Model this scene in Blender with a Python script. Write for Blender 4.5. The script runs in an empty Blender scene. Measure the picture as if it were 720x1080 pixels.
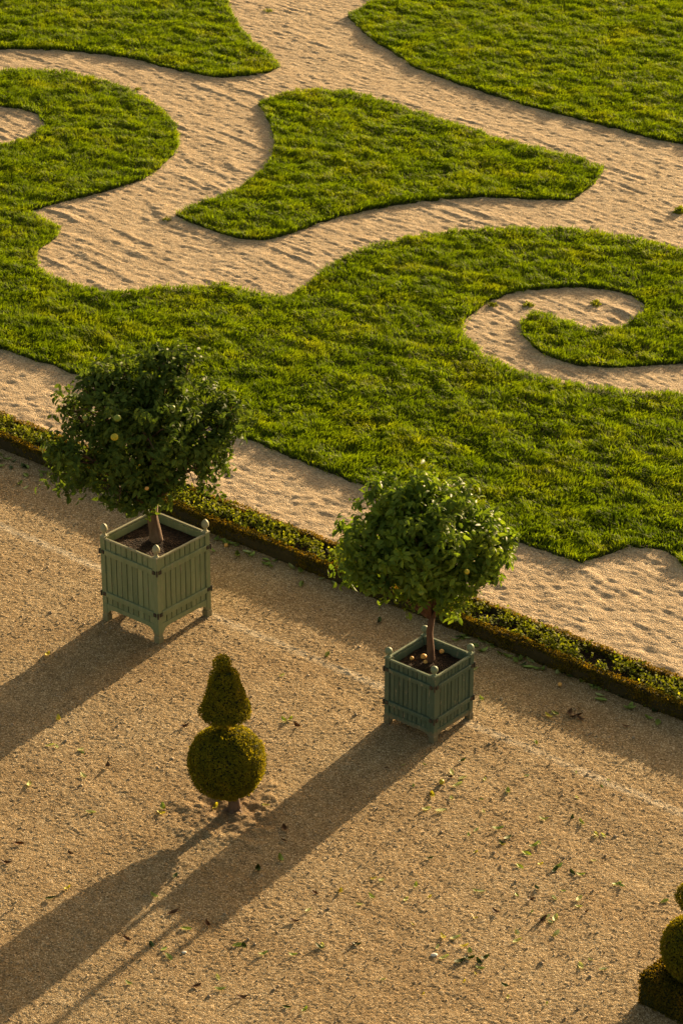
import bpy, bmesh, math, random
import numpy as np
from mathutils import Vector, Matrix
from mathutils.geometry import tessellate_polygon

random.seed(7); RNG = np.random.default_rng(7)
S = bpy.context.scene; C = S.collection
F, PITCH, HC, YAW = 3000.0, math.radians(27), 19.9, math.radians(40)
cy_, sy_ = math.cos(YAW), math.sin(YAW)

def un(px, py, z=0.0):
    """photo pixel -> world point on the horizontal plane z"""
    x = (px-360)/F; y = (540-py)/F
    f = math.cos(PITCH)+y*math.sin(PITCH); d = -math.sin(PITCH)+y*math.cos(PITCH)
    t = (z-HC)/d; X = x*t; Y = f*t
    return (X*cy_-Y*sy_, X*sy_+Y*cy_)
def camxy(x, y):
    return x*cy_+y*sy_, -x*sy_+y*cy_

# ---------------------------------------------------------------- noise
def _hash(ix, iy, seed):
    h = (ix.astype(np.int64)*374761393 + iy.astype(np.int64)*668265263 + seed*144665) & 0xffffffff
    h = ((h ^ (h >> 13))*1274126177) & 0xffffffff
    return ((h ^ (h >> 16)) & 0xffffff)/float(0xffffff)
def vnoise(x, y, seed=0):
    x = np.asarray(x, float); y = np.asarray(y, float)
    ix = np.floor(x); iy = np.floor(y); fx = x-ix; fy = y-iy
    fx = fx*fx*(3-2*fx); fy = fy*fy*(3-2*fy)
    a = _hash(ix, iy, seed); b = _hash(ix+1, iy, seed); c = _hash(ix, iy+1, seed); d = _hash(ix+1, iy+1, seed)
    return (a*(1-fx)+b*fx)*(1-fy)+(c*(1-fx)+d*fx)*fy
def fbm(x, y, seed=0, oct=3):
    s = 0; a = .5; t = 0
    for k in range(oct):
        s = s+a*vnoise(x*2**k+7.3*k, y*2**k-3.1*k, seed+k*17); t += a; a *= .5
    return s/t

# ---------------------------------------------------------------- materials
def mat(name):
    m = bpy.data.materials.new(name); m.use_nodes = True
    nt = m.node_tree; b = nt.nodes['Principled BSDF']
    return m, nt, b
def N(nt, t, **kw):
    n = nt.nodes.new(t)
    for k, v in kw.items():
        if hasattr(n, k): setattr(n, k, v)
        else: n.inputs[k.replace('_', ' ')].default_value = v
    return n
def ramp(nt, stops, src):
    r = nt.nodes.new('ShaderNodeValToRGB'); e = r.color_ramp.elements
    while len(e) < len(stops): e.new(.5)
    for el, (p, c) in zip(e, stops): el.position = p; el.color = (*c, 1)
    nt.links.new(src, r.inputs[0]); return r
def mixc(nt, mode, fac, a, b):
    m = nt.nodes.new('ShaderNodeMix'); m.data_type = 'RGBA'; m.blend_type = mode
    for inp, v in ((m.inputs[0], fac), (m.inputs[6], a), (m.inputs[7], b)):
        if isinstance(v, bpy.types.NodeSocket): nt.links.new(v, inp)
        elif isinstance(v, tuple): inp.default_value = (*v, 1)
        else: inp.default_value = v
    return m.outputs[2]
def noise(nt, scale, detail=3, rough=.6, vec=None):
    n = nt.nodes.new('ShaderNodeTexNoise'); n.inputs['Scale'].default_value = scale
    n.inputs['Detail'].default_value = detail; n.inputs['Roughness'].default_value = rough
    if vec is not None: nt.links.new(vec, n.inputs['Vector'])
    return n.outputs[0]
def objco(nt):
    return nt.nodes.new('ShaderNodeTexCoord').outputs['Object']

def grain_mat(name, dark, mid, light, gscale, tint, tintfac, extra=None, bump=.5, bdist=.012):
    m, nt, b = mat(name); co = objco(nt)
    v = nt.nodes.new('ShaderNodeTexVoronoi'); v.inputs['Scale'].default_value = gscale; nt.links.new(co, v.inputs['Vector'])
    sep = nt.nodes.new('ShaderNodeSeparateColor'); nt.links.new(v.outputs['Color'], sep.inputs[0])
    col = ramp(nt, [(0, dark), (.3, mid), (.75, mid), (1, light)], sep.outputs[0]).outputs[0]
    big = ramp(nt, [(.3, (0, 0, 0)), (.7, (1, 1, 1))], noise(nt, .55, 5, .6, co)).outputs[0]
    f = nt.nodes.new('ShaderNodeMath'); f.operation = 'MULTIPLY'; nt.links.new(big, f.inputs[0]); f.inputs[1].default_value = tintfac
    col = mixc(nt, 'MIX', f.outputs[0], col, mixc(nt, 'MULTIPLY', 1.0, col, tint))
    mid_n = ramp(nt, [(.35, (.82, .82, .82)), (.65, (1.1, 1.1, 1.1))], noise(nt, 6, 4, .65, co)).outputs[0]
    col = mixc(nt, 'MULTIPLY', .8, col, mid_n)
    pat = ramp(nt, [(.40, (.88, .86, .83)), (.6, (1.03, 1.03, 1.03))], noise(nt, 1.7, 6, .72, co)).outputs[0]
    col = mixc(nt, 'MULTIPLY', .7, col, pat)
    if extra: col = extra(nt, co, col)
    nt.links.new(col, b.inputs['Base Color']); b.inputs['Roughness'].default_value = .95
    b.inputs['Specular IOR Level'].default_value = .15
    bp = nt.nodes.new('ShaderNodeBump'); bp.inputs['Strength'].default_value = bump; bp.inputs['Distance'].default_value = bdist
    inv = nt.nodes.new('ShaderNodeMath'); inv.operation = 'SUBTRACT'; inv.inputs[0].default_value = 1
    nt.links.new(v.outputs['Distance'], inv.inputs[1])
    ad = nt.nodes.new('ShaderNodeMath'); ad.operation = 'ADD'; nt.links.new(inv.outputs[0], ad.inputs[0]); nt.links.new(noise(nt, 30, 3, .7, co), ad.inputs[1])
    nt.links.new(ad.outputs[0], bp.inputs['Height']); nt.links.new(bp.outputs[0], b.inputs['Normal'])
    return m

LINE_Y = 26.22
TOP_XY = un(247, 855)
def gravel_extra(nt, co, col):
    sx = nt.nodes.new('ShaderNodeSeparateXYZ'); nt.links.new(co, sx.inputs[0])
    # worn chalky drainage stripe along the path
    def mth(op, a, b=None):
        n = nt.nodes.new('ShaderNodeMath'); n.operation = op
        for i, v in enumerate((a, b)):
            if v is None: continue
            if isinstance(v, bpy.types.NodeSocket): nt.links.new(v, n.inputs[i])
            else: n.inputs[i].default_value = v
        return n.outputs[0]
    wob = mth('MULTIPLY', mth('SUBTRACT', noise(nt, .7, 4, .6, co), .5), .07)
    d = mth('ABSOLUTE', mth('SUBTRACT', mth('ADD', sx.outputs[1], wob), LINE_Y))
    line = ramp(nt, [(0, (1, 1, 1)), (.045, (.8, .8, .8)), (.11, (0, 0, 0))], d).outputs[0]
    brk = ramp(nt, [(.33, (0, 0, 0)), (.55, (1, 1, 1))], noise(nt, 9, 4, .7, co)).outputs[0]
    brk2 = ramp(nt, [(.35, (.35,)*3), (.6, (1, 1, 1))], noise(nt, .5, 2, .5, co)).outputs[0]
    fac = mth('MULTIPLY', mth('MULTIPLY', mth('MULTIPLY', line, brk), brk2), .55)
    col = mixc(nt, 'MIX', fac, col, (.74, .64, .48))
    # dug earth round the topiary
    vd = nt.nodes.new('ShaderNodeVectorMath'); vd.operation = 'DISTANCE'; nt.links.new(co, vd.inputs[0]); vd.inputs[1].default_value = (TOP_XY[0], TOP_XY[1], 0)
    dd = mth('ADD', vd.outputs['Value'], mth('MULTIPLY', mth('SUBTRACT', noise(nt, 5, 4, .7, co), .5), .9))
    dirt = ramp(nt, [(.25, (1, 1, 1)), (.8, (0, 0, 0))], dd).outputs[0]
    return mixc(nt, 'MIX', mth('MULTIPLY', dirt, .65), col, (.17, .105, .055))
M = {}
M['gravel'] = grain_mat('gravel', (.11, .075, .038), (.345, .252, .136), (.70, .575, .39), 74, (.78, .70, .60), .85, gravel_extra, .9, .009)
M['sand'] = grain_mat('sand', (.24, .175, .11), (.47, .36, .235), (.68, .55, .39), 50, (.86, .82, .76), .5, None, .9, .014)
M['soil'] = grain_mat('soil', (.014, .009, .006), (.038, .023, .014), (.10, .06, .035), 40, (.7, .7, .7), .5, None, 1, .03)
M['turf_soil'] = grain_mat('turf_soil', (.02, .025, .006), (.045, .055, .012), (.09, .09, .03), 40, (.7, .7, .7), .5, None, 1, .03)

def leaf_mat(name, stops, nscale, trans=.4, rough=.5, spec=.3, tcol=(1.3, 1.35, .5), fine=None):
    m, nt, b = mat(name); co = objco(nt)
    c = ramp(nt, stops, noise(nt, nscale, 4, .6, co)).outputs[0]
    g = nt.nodes.new('ShaderNodeNewGeometry')
    if fine:
        w = nt.nodes.new('ShaderNodeTexWhiteNoise'); w.noise_dimensions = '3D'
        v = nt.nodes.new('ShaderNodeVectorMath'); v.operation = 'SNAP'; nt.links.new(co, v.inputs[0]); v.inputs[1].default_value = (fine,)*3
        nt.links.new(g.outputs['Random Per Island'], w.inputs['Vector'])
        c = mixc(nt, 'MULTIPLY', 1.0, c, ramp(nt, [(0, (.68, .7, .68)), (1, (1.3, 1.25, 1.2))], g.outputs['Random Per Island']).outputs[0])
    nt.links.new(c, b.inputs['Base Color']); b.inputs['Roughness'].default_value = rough; b.inputs['Specular IOR Level'].default_value = spec
    t = nt.nodes.new('ShaderNodeBsdfTranslucent'); nt.links.new(mixc(nt, 'MULTIPLY', 1.0, c, tcol), t.inputs['Color'])
    mx = nt.nodes.new('ShaderNodeMixShader'); mx.inputs[0].default_value = trans
    nt.links.new(b.outputs[0], mx.inputs[1]); nt.links.new(t.outputs[0], mx.inputs[2])
    nt.links.new(mx.outputs[0], nt.nodes['Material Output'].inputs['Surface'])
    return m
M['grass'] = leaf_mat('grass', [(.28, (.070, .122, .006)), (.5, (.122, .188, .009)), (.72, (.185, .225, .014))], 1.0, .52, .6, .08, (1.5, 1.45, .3), .1)
M['citrus_dark'] = leaf_mat('citrus_dark', [(.3, (.048, .085, .016)), (.55, (.088, .135, .024)), (.75, (.12, .165, .026))], 3, .3, .6, .12, (1.5, 1.5, .5), .1)
M['citrus_fresh'] = leaf_mat('citrus_fresh', [(.3, (.065, .115, .016)), (.5, (.13, .20, .024)), (.7, (.17, .225, .03))], 3, .4, .5, .2, (1.5, 1.5, .5), .1)
M['box_leaf'] = leaf_mat('box_leaf', [(.3, (.06, .06, .008)), (.55, (.125, .10, .012)), (.75, (.22, .14, .02))], 5, .45, .75, .04, (1.6, 1.3, .4), .1)
M['yew_leaf'] = leaf_mat('yew_leaf', [(.3, (.10, .11, .011)), (.55, (.19, .18, .016)), (.75, (.28, .23, .022))], 7, .45, .75, .04, (1.6, 1.4, .4), .1)
M['herb_leaf'] = leaf_mat('herb_leaf', [(.3, (.05, .07, .01)), (.5, (.13, .155, .016)), (.68, (.25, .26, .03))], 6, .5, .65, .08, (1.4, 1.4, .4), .1)
M['fallen_green'] = leaf_mat('fallen_green', [(.3, (.26, .34, .07)), (.7, (.40, .48, .14))], 20, .3, .5)
M['fallen_pale'] = leaf_mat('fallen_pale', [(.3, (.46, .50, .22)), (.7, (.62, .64, .36))], 20, .3, .5)
M['fallen_yellow'] = leaf_mat('fallen_yellow', [(.3, (.55, .50, .06)), (.7, (.68, .62, .12))], 20, .3, .5)
M['fallen_brown'] = leaf_mat('fallen_brown', [(.3, (.09, .045, .02)), (.7, (.18, .09, .04))], 20, .1, .6)
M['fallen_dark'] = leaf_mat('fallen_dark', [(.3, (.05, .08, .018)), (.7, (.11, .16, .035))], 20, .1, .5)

def paint_mat(name, c1, c2, rough=.55):
    m, nt, b = mat(name); co = objco(nt)
    mp = nt.nodes.new('ShaderNodeMapping'); mp.inputs['Scale'].default_value = (1, 1, .22); nt.links.new(co, mp.inputs[0])
    c = ramp(nt, [(.35, c1), (.7, c2)], noise(nt, 9, 6, .7, mp.outputs[0])).outputs[0]
    w = ramp(nt, [(.62, (1, 1, 1)), (.78, (.62, .55, .42))], noise(nt, 22, 6, .75, mp.outputs[0])).outputs[0]
    c = mixc(nt, 'MULTIPLY', .7, c, w)
    sx = nt.nodes.new('ShaderNodeSeparateXYZ'); nt.links.new(co, sx.inputs[0])
    g = nt.nodes.new('ShaderNodeNewGeometry')
    c = mixc(nt, 'MULTIPLY', 1.0, c, ramp(nt, [(0, (.80, .82, .80)), (1, (1.16, 1.12, 1.08))], g.outputs['Random Per Island']).outputs[0])
    sp = nt.nodes.new('ShaderNodeMath'); sp.operation = 'ADD'; nt.links.new(sx.outputs[2], sp.inputs[0])
    n2 = nt.nodes.new('ShaderNodeMath'); n2.operation = 'MULTIPLY'; nt.links.new(noise(nt, 12, 5, .7, co), n2.inputs[0]); n2.inputs[1].default_value = -.24
    nt.links.new(n2.outputs[0], sp.inputs[1])
    splash = ramp(nt, [(0, (.5, .5, .5)), (.04, (0, 0, 0))], sp.outputs[0]).outputs[0]     # soil splashed up the legs
    c = mixc(nt, 'MIX', splash, c, (.22, .16, .095))
    chip = ramp(nt, [(.60, (0, 0, 0)), (.66, (.7, .7, .7))], noise(nt, 26, 4, .7, mp.outputs[0])).outputs[0]
    c = mixc(nt, 'MIX', chip, c, (.30, .25, .17))
    nt.links.new(c, b.inputs['Base Color']); b.inputs['Roughness'].default_value = rough; b.inputs['Specular IOR Level'].default_value = .3
    bp = nt.nodes.new('ShaderNodeBump'); bp.inputs['Strength'].default_value = .4; bp.inputs['Distance'].default_value = .004
    nt.links.new(noise(nt, 40, 5, .7, mp.outputs[0]), bp.inputs['Height']); nt.links.new(bp.outputs[0], b.inputs['Normal'])
    return m
M['sage'] = paint_mat('sage_paint', (.16, .20, .105), (.245, .28, .155))
M['sage_pale'] = paint_mat('sage_pale_paint', (.23, .24, .15), (.34, .33, .22))
M['teal'] = paint_mat('grey_green_paint', (.062, .10, .07), (.10, .142, .098))
M['teal_pale'] = paint_mat('grey_green_pale_paint', (.12, .165, .11), (.19, .235, .155))
def plain(name, c1, c2, scale=20, rough=.7, bump=.3, bd=.005, spec=.3, stretch=None):
    m, nt, b = mat(name); co = objco(nt)
    if stretch:
        mp = nt.nodes.new('ShaderNodeMapping'); mp.inputs['Scale'].default_value = stretch; nt.links.new(co, mp.inputs[0]); co = mp.outputs[0]
    n = noise(nt, scale, 5, .65, co)
    nt.links.new(ramp(nt, [(.3, c1), (.7, c2)], n).outputs[0], b.inputs['Base Color']); b.inputs['Roughness'].default_value = rough
    b.inputs['Specular IOR Level'].default_value = spec
    bp = nt.nodes.new('ShaderNodeBump'); bp.inputs['Strength'].default_value = bump; bp.inputs['Distance'].default_value = bd
    nt.links.new(n, bp.inputs['Height']); nt.links.new(bp.outputs[0], b.inputs['Normal'])
    return m
M['iron'] = plain('dark_iron', (.03, .025, .02), (.07, .055, .04), 30, .6)
M['bark'] = plain('bark', (.07, .042, .028), (.17, .11, .075), 14, .85, .7, .01, .2, (1, 1, .3))
M['bark_dark'] = plain('bark_dark', (.07, .035, .022), (.15, .08, .05), 14, .85, .7, .01, .2, (1, 1, .3))
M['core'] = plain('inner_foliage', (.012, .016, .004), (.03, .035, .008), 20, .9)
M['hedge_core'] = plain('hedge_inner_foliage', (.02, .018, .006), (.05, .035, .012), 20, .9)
M['fruit_yellow'] = plain('fruit_yellow', (.40, .34, .02), (.5, .41, .03), 30, .45, .2, .002)
M['fruit_green'] = plain('fruit_green', (.15, .22, .03), (.22, .28, .04), 30, .45, .2, .002)
M['fruit_orange'] = plain('fruit_orange', (.62, .30, .06), (.75, .43, .13), 20, .5, .2, .002)
M['stone'] = plain('white_stone', (.62, .57, .48), (.80, .76, .68), 30, .6)
M['peb'] = plain('pebble', (.12, .08, .05), (.5, .4, .28), 3, .85)

# ---------------------------------------------------------------- object helpers
def tag(o, label=None, cat=None, group=None, kind=None):
    if label: o['label'] = label
    if cat: o['category'] = cat
    if group: o['group'] = group
    if kind: o['kind'] = kind
    return o
def thing(name, label, cat, loc=(0, 0, 0), rz=0, group=None):
    o = bpy.data.objects.new(name, None); C.objects.link(o); o.location = loc; o.rotation_euler = (0, 0, rz)
    o.empty_display_size = .2
    return tag(o, label, cat, group)
def npmesh(name, V, faces, m, parent=None, smooth=False, loops=None, starts=None, totals=None):
    """V (n,3); faces (k,3) or (k,4) array"""
    me = bpy.data.meshes.new(name)
    V = np.asarray(V, np.float32)
    me.vertices.add(len(V)); me.vertices.foreach_set('co', V.ravel())
    if loops is None:
        faces = np.asarray(faces, np.int32); k = faces.shape[1]
        loops = faces.ravel(); starts = np.arange(0, len(loops), k, dtype=np.int32); totals = np.full(len(faces), k, np.int32)
    me.loops.add(len(loops)); me.loops.foreach_set('vertex_index', loops)
    me.polygons.add(len(starts)); me.polygons.foreach_set('loop_start', starts)
    try: me.polygons.foreach_set('loop_total', totals)
    except Exception: pass
    me.update(calc_edges=True)
    if smooth: me.polygons.foreach_set('use_smooth', np.ones(len(starts), bool))
    me.materials.append(m)
    o = bpy.data.objects.new(name, me); C.objects.link(o)
    if parent: o.parent = parent
    return o
def obj(name, bm, m, parent=None, smooth=False, bevel=0):
    if bevel:
        es = [e for e in bm.edges if e.is_manifold and e.calc_face_angle(0) > .6]
        bmesh.ops.bevel(bm, geom=es, offset=bevel, segments=1, affect='EDGES', clamp_overlap=True)
    me = bpy.data.meshes.new(name); bm.normal_update(); bm.to_mesh(me); bm.free()
    if smooth:
        for p in me.polygons: p.use_smooth = True
    me.materials.append(m)
    o = bpy.data.objects.new(name, me); C.objects.link(o)
    if parent: o.parent = parent
    return o
def box(bm, c, s, rz=0, jit=0):
    r = bmesh.ops.create_cube(bm, size=1, matrix=Matrix.Translation(c) @ Matrix.Rotation(rz, 4, 'Z') @ Matrix.Diagonal((*s, 1)))
    return r['verts']
def lathe(bm, prof, cx=0, cy=0, seg=16, dz=None):
    rings = []
    for r, z in prof:
        if r < 1e-4: rings.append([bm.verts.new((cx, cy, z))])
        else: rings.append([bm.verts.new((cx+r*math.cos(2*math.pi*k/seg), cy+r*math.sin(2*math.pi*k/seg), z)) for k in range(seg)])
    for a, b in zip(rings, rings[1:]):
        for k in range(seg):
            k2 = (k+1) % seg
            f = [a[k % len(a)], a[k2 % len(a)], b[k2 % len(b)], b[k % len(b)]]
            g = []
            for v in f:
                if v not in g: g.append(v)
            if len(g) > 2: bm.faces.new(g)
def tube(bm, pts, rad, seg=10):
    rings = []
    for i, p in enumerate(pts):
        p = Vector(p); d = (Vector(pts[min(i+1, len(pts)-1)])-Vector(pts[max(i-1, 0)])).normalized()
        a = d.orthogonal().normalized() if i == 0 else (ref-d*ref.dot(d)).normalized()
        ref = a; b = d.cross(a)
        rings.append([bm.verts.new(p+(a*math.cos(2*math.pi*k/seg)+b*math.sin(2*math.pi*k/seg))*rad[i]*(1+.12*math.sin(3*k+i))) for k in range(seg)])
    for a, b in zip(rings, rings[1:]):
        for k in range(seg): bm.faces.new([a[k], a[(k+1) % seg], b[(k+1) % seg], b[k]])
    bm.faces.new(rings[-1]); bm.faces.new(rings[0][::-1])

def unit(v): return v/np.maximum(np.linalg.norm(v, axis=1, keepdims=True), 1e-6)
def leaves(P, Nn, L, W, spread=.8, droop=0., shape='hex', fold=.25):
    """leaf blades at P growing around the outward direction Nn"""
    n = len(P)
    nor = unit(Nn+RNG.normal(0, spread, (n, 3)))
    ax = unit(np.cross(nor, unit(RNG.normal(0, 1, (n, 3)))))
    ax[:, 2] -= droop; ax = unit(ax); nor = unit(nor-ax*(nor*ax).sum(1, keepdims=True)); sd = np.cross(nor, ax)
    l = (L*RNG.uniform(.7, 1.2, n))[:, None]; w = (W*RNG.uniform(.75, 1.2, n))[:, None]
    if shape == 'hex':
        a = P; m1 = P+ax*l*.32; m2 = P+ax*l*.7; t = P+ax*l-nor*l*.18
        up = nor*w*fold
        V = np.stack([a, m1+sd*w*.5+up, m2+sd*w*.42+up-nor*l*.05, t, m2-sd*w*.42+up-nor*l*.05, m1-sd*w*.5+up, m1, m2-nor*l*.04], 1)
        f = np.array([[0, 1, 6, 6], [1, 2, 7, 6], [2, 3, 7, 7], [0, 6, 5, 5], [6, 7, 4, 5], [7, 3, 4, 4]])
        tri = np.array([[0, 1, 6], [1, 2, 7], [1, 7, 6], [2, 3, 7], [0, 6, 5], [6, 7, 4], [6, 4, 5], [7, 3, 4]])
    else:
        V = np.stack([P, P+ax*l*.5+sd*w*.5, P+ax*l, P+ax*l*.5-sd*w*.5], 1)
        tri = np.array([[0, 1, 2], [0, 2, 3]])
    k = V.shape[1]
    T = (tri[None]+(np.arange(n)*k)[:, None, None]).reshape(-1, 3)
    return V.reshape(-1, 3), T

# ---------------------------------------------------------------- camera, light, sky
cam = bpy.data.cameras.new('camera'); co_ = bpy.data.objects.new('camera', cam); C.objects.link(co_)
co_.location = (0, 0, HC); co_.rotation_euler = (math.pi/2-PITCH, 0, YAW)
cam.sensor_fit = 'VERTICAL'; cam.sensor_height = 36; cam.lens = 36*F/1080; cam.clip_end = 3000; cam.clip_start = .5
S.camera = co_
EL = math.radians(11); SUNXY = Vector((-.11, .994)).normalized()
sv = Vector((SUNXY.x*math.cos(EL), SUNXY.y*math.cos(EL), math.sin(EL)))
sl = bpy.data.lights.new('sun', 'SUN'); sl.energy = 5.0; sl.angle = math.radians(.55); sl.color = (1, .75, .43)
so = bpy.data.objects.new('sun', sl); C.objects.link(so); so.rotation_euler = sv.to_track_quat('Z', 'Y').to_euler(); so.location = (-30, 60, 30)
w = bpy.data.worlds.new('World'); S.world = w; w.use_nodes = True
nt = w.node_tree; bg = nt.nodes['Background']; sk = nt.nodes.new('ShaderNodeTexSky'); sk.sky_type = 'NISHITA'; sk.sun_disc = False
sk.sun_elevation = EL; sk.sun_rotation = math.atan2(SUNXY.x, SUNXY.y); sk.dust_density = 4; sk.air_density = 1.0; sk.ozone_density = .3
wm = mixc(nt, 'MULTIPLY', 1.0, sk.outputs[0], (1.0, .84, .62))    # hazy warm evening air
nt.links.new(wm, bg.inputs[0]); bg.inputs[1].default_value = .1
S.view_settings.view_transform = 'Standard'; S.view_settings.look = 'None'; S.view_settings.exposure = 1.42; S.view_settings.gamma = 1
S.render.engine = 'CYCLES'; S.cycles.max_bounces = 6; S.cycles.transparent_max_bounces = 4

# ---------------------------------------------------------------- ground
HY0, HY1, HH = 28.12, 28.78, .235          # hedge: near face, far face, height
LAWN_Y = 30.98
def sheet(name, x0, x1, y0, y1, step, keep, zf, m):
    sx, sy = step if isinstance(step, tuple) else (step, step); xs = np.arange(x0, x1+sx*.5, sx); ys = np.arange(y0, y1+sy*.5, sy)
    X, Y = np.meshgrid(xs, ys); Z = zf(X, Y)
    cx, cf = camxy(X, Y); K = keep(cx, cf)
    nx = len(xs); idx = np.arange(X.size).reshape(X.shape)
    q = K[:-1, :-1] & K[1:, :-1] & K[:-1, 1:] & K[1:, 1:]
    f = np.stack([idx[:-1, :-1][q], idx[:-1, 1:][q], idx[1:, 1:][q], idx[1:, :-1][q]], 1)
    used = np.zeros(X.size, bool); used[f.ravel()] = True
    remap = np.cumsum(used)-1
    V = np.stack([X.ravel(), Y.ravel(), Z.ravel()], 1)[used]
    return npmesh(name, V, remap[f], m, smooth=True)
def gravel_z(X, Y):
    z = .004*(fbm(X*1.2, Y*1.2, 3, 3)-.5)*4
    z += .0062*(vnoise(X*50, Y*50, 5)-.5)*2*(.7+.6*fbm(X*3, Y*3, 9, 2)) + .0045*(RNG.random(X.shape)-.5)+.0035*(vnoise(X*17, Y*17, 6)-.5)
    ru = fbm(X*.35+Y*1.6, Y*.3, 21, 3); z += .02*(ru-.5)
    r = np.hypot(X-TOP_XY[0], Y-TOP_XY[1]); k = np.clip(1-r/.95, 0, 1)
    z += k**.7*(.02+.11*(fbm(X*8, Y*8, 31, 3)-.42))
    return z-.02*np.clip((27.2-Y)/8, -1, 0)
def sand_z(X, Y):
    strip = np.clip((30.9-Y)/.5, 0, 1)                      # trodden strip next the hedge
    z = .02*(fbm(X*1.1, Y*1.1, 41, 3)-.5)
    z += .024*(fbm(X*4.5, Y*8, 43, 4)-.5)*(.8+.5*strip)
    z += .018*(vnoise(X*11, Y*15, 45)-.5)*(.6+.8*fbm(X*2, Y*2, 46, 2))+.010*(RNG.random(X.shape)-.5)
    z -= strip*.016*np.clip((fbm(X*3.2, Y*3.2, 57, 2)-.68)*6, 0, 1)
    ang = (vnoise(X*.09, Y*.09, 47)-.5)*1.1                 # rake scarps running roughly along X, bending a little
    for fq, am, sd_, cut, rise in ((1.7, .017, 49, .42, .07), (3.3, .012, 149, .38, .1), (6.5, .008, 249, .36, .2), (11, .005, 349, .32, .25)):
        ph = Y*fq+X*.11*fq+ang*fq*2.2+(fbm(X*.4, Y*.9, sd_, 3)-.5)*1.25*fq**.6+.10*(vnoise(X*7, Y*7, sd_+5)-.5)
        fl = np.floor(ph); fr = ph-fl
        saw = np.where(fr < rise, fr/rise, np.maximum(1-(fr-rise)/(.55-rise), 0))
        amp = np.clip((vnoise(X*.45+fl*5.7, fl*3.3, sd_+2)-cut)*3.2, 0, 1)
        z += (1-strip)*am*saw*amp*np.clip(2.6*fbm(X*.8, Y*1.3, sd_+9, 3)-.55, .05, 1.5)
    return z
GY = HY0+.25
gr = sheet('gravel_path', -34, -6, 8, GY, .019, lambda a, b: (np.abs(a) < 2.6+b*.13) & (b > 21) & (b < 45), gravel_z, M['gravel'])
tag(gr, kind='structure')
sd = sheet('sand_path', -62, -12, GY+.006, 66, (.06, .034), lambda a, b: (np.abs(a) < 3+b*.14) & (b > 31) & (b < 76), sand_z, M['sand'])
tag(sd, kind='structure')
bm = bmesh.new()
bmesh.ops.create_grid(bm, x_segments=2, y_segments=2, size=1500, matrix=Matrix.Translation((0, 0, -.12)))
tag(obj('ground', bm, M['sand']), kind='structure')

# ---------------------------------------------------------------- lawns
def smooth_poly(pts, straight=0):
    """Catmull-Rom through photo-traced points (None marks a sharp corner kept by doubling)"""
    out = []; n = len(pts)
    for i in range(n):
        p0, p1, p2, p3 = (np.array(pts[(i+k-1) % n][:2], float) for k in range(4))
        sharp1 = len(pts[i]) > 2; sharp2 = len(pts[(i+1) % n]) > 2
        t1 = (p2-p1)*.5 if sharp1 else (p2-p0)*.5
        t2 = (p2-p1)*.5 if sharp2 else (p3-p1)*.5
        L = np.linalg.norm(p2-p1); k = max(1, min(10, int(L/9)))
        t1 *= min(1, L/max(np.linalg.norm(t1), 1e-6)); t2 *= min(1, L/max(np.linalg.norm(t2), 1e-6))
        for j in range(k):
            t = j/k; h = (2*t**3-3*t*t+1, t**3-2*t*t+t, -2*t**3+3*t*t, t**3-t*t)
            out.append(h[0]*p1+h[1]*t1+h[2]*p2+h[3]*t2)
    return out
s = 1
BEDS = {}
BEDS['back_left'] = ([(-90, -130, s), (190, -130, s), (222, -55), (238, -2), (250, 25), (270, 48), (297, 69, s), (285, 75), (258, 79), (226, 80), (200, 76), (175, 70), (140, 61), (100, 55), (60, 52), (20, 51), (-20, 51), (-90, 56, s)],
    'mown grass of the bed at the upper left corner, tapering to a point by the sand path')
BEDS['back_right'] = ([(366, 17, s), (386, 6), (402, -8), (420, -40), (430, -130, s), (830, -130, s), (830, 176, s), (720, 151), (680, 143), (640, 132), (600, 122), (560, 112), (510, 96), (470, 83), (440, 72), (425, 61), (395, 43), (377, 27)],
    'mown grass of the large bed at the upper right corner, rounded tip towards the sand path')
BEDS['triangle'] = ([(274, 109, s), (296, 101), (320, 97), (345, 96), (362, 97), (400, 107), (440, 119), (490, 136), (540, 151), (590, 164), (638, 177, s), (630, 188), (620, 198), (605, 210, s), (560, 209), (510, 207), (460, 210), (410, 217), (360, 227), (312, 244), (290, 250), (272, 252), (250, 250), (220, 241), (185, 226, s), (210, 216), (240, 205), (262, 192), (280, 176), (290, 157), (288, 140), (282, 125)],
    'mown grass of the three-pointed bed standing alone in the raked sand')
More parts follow.
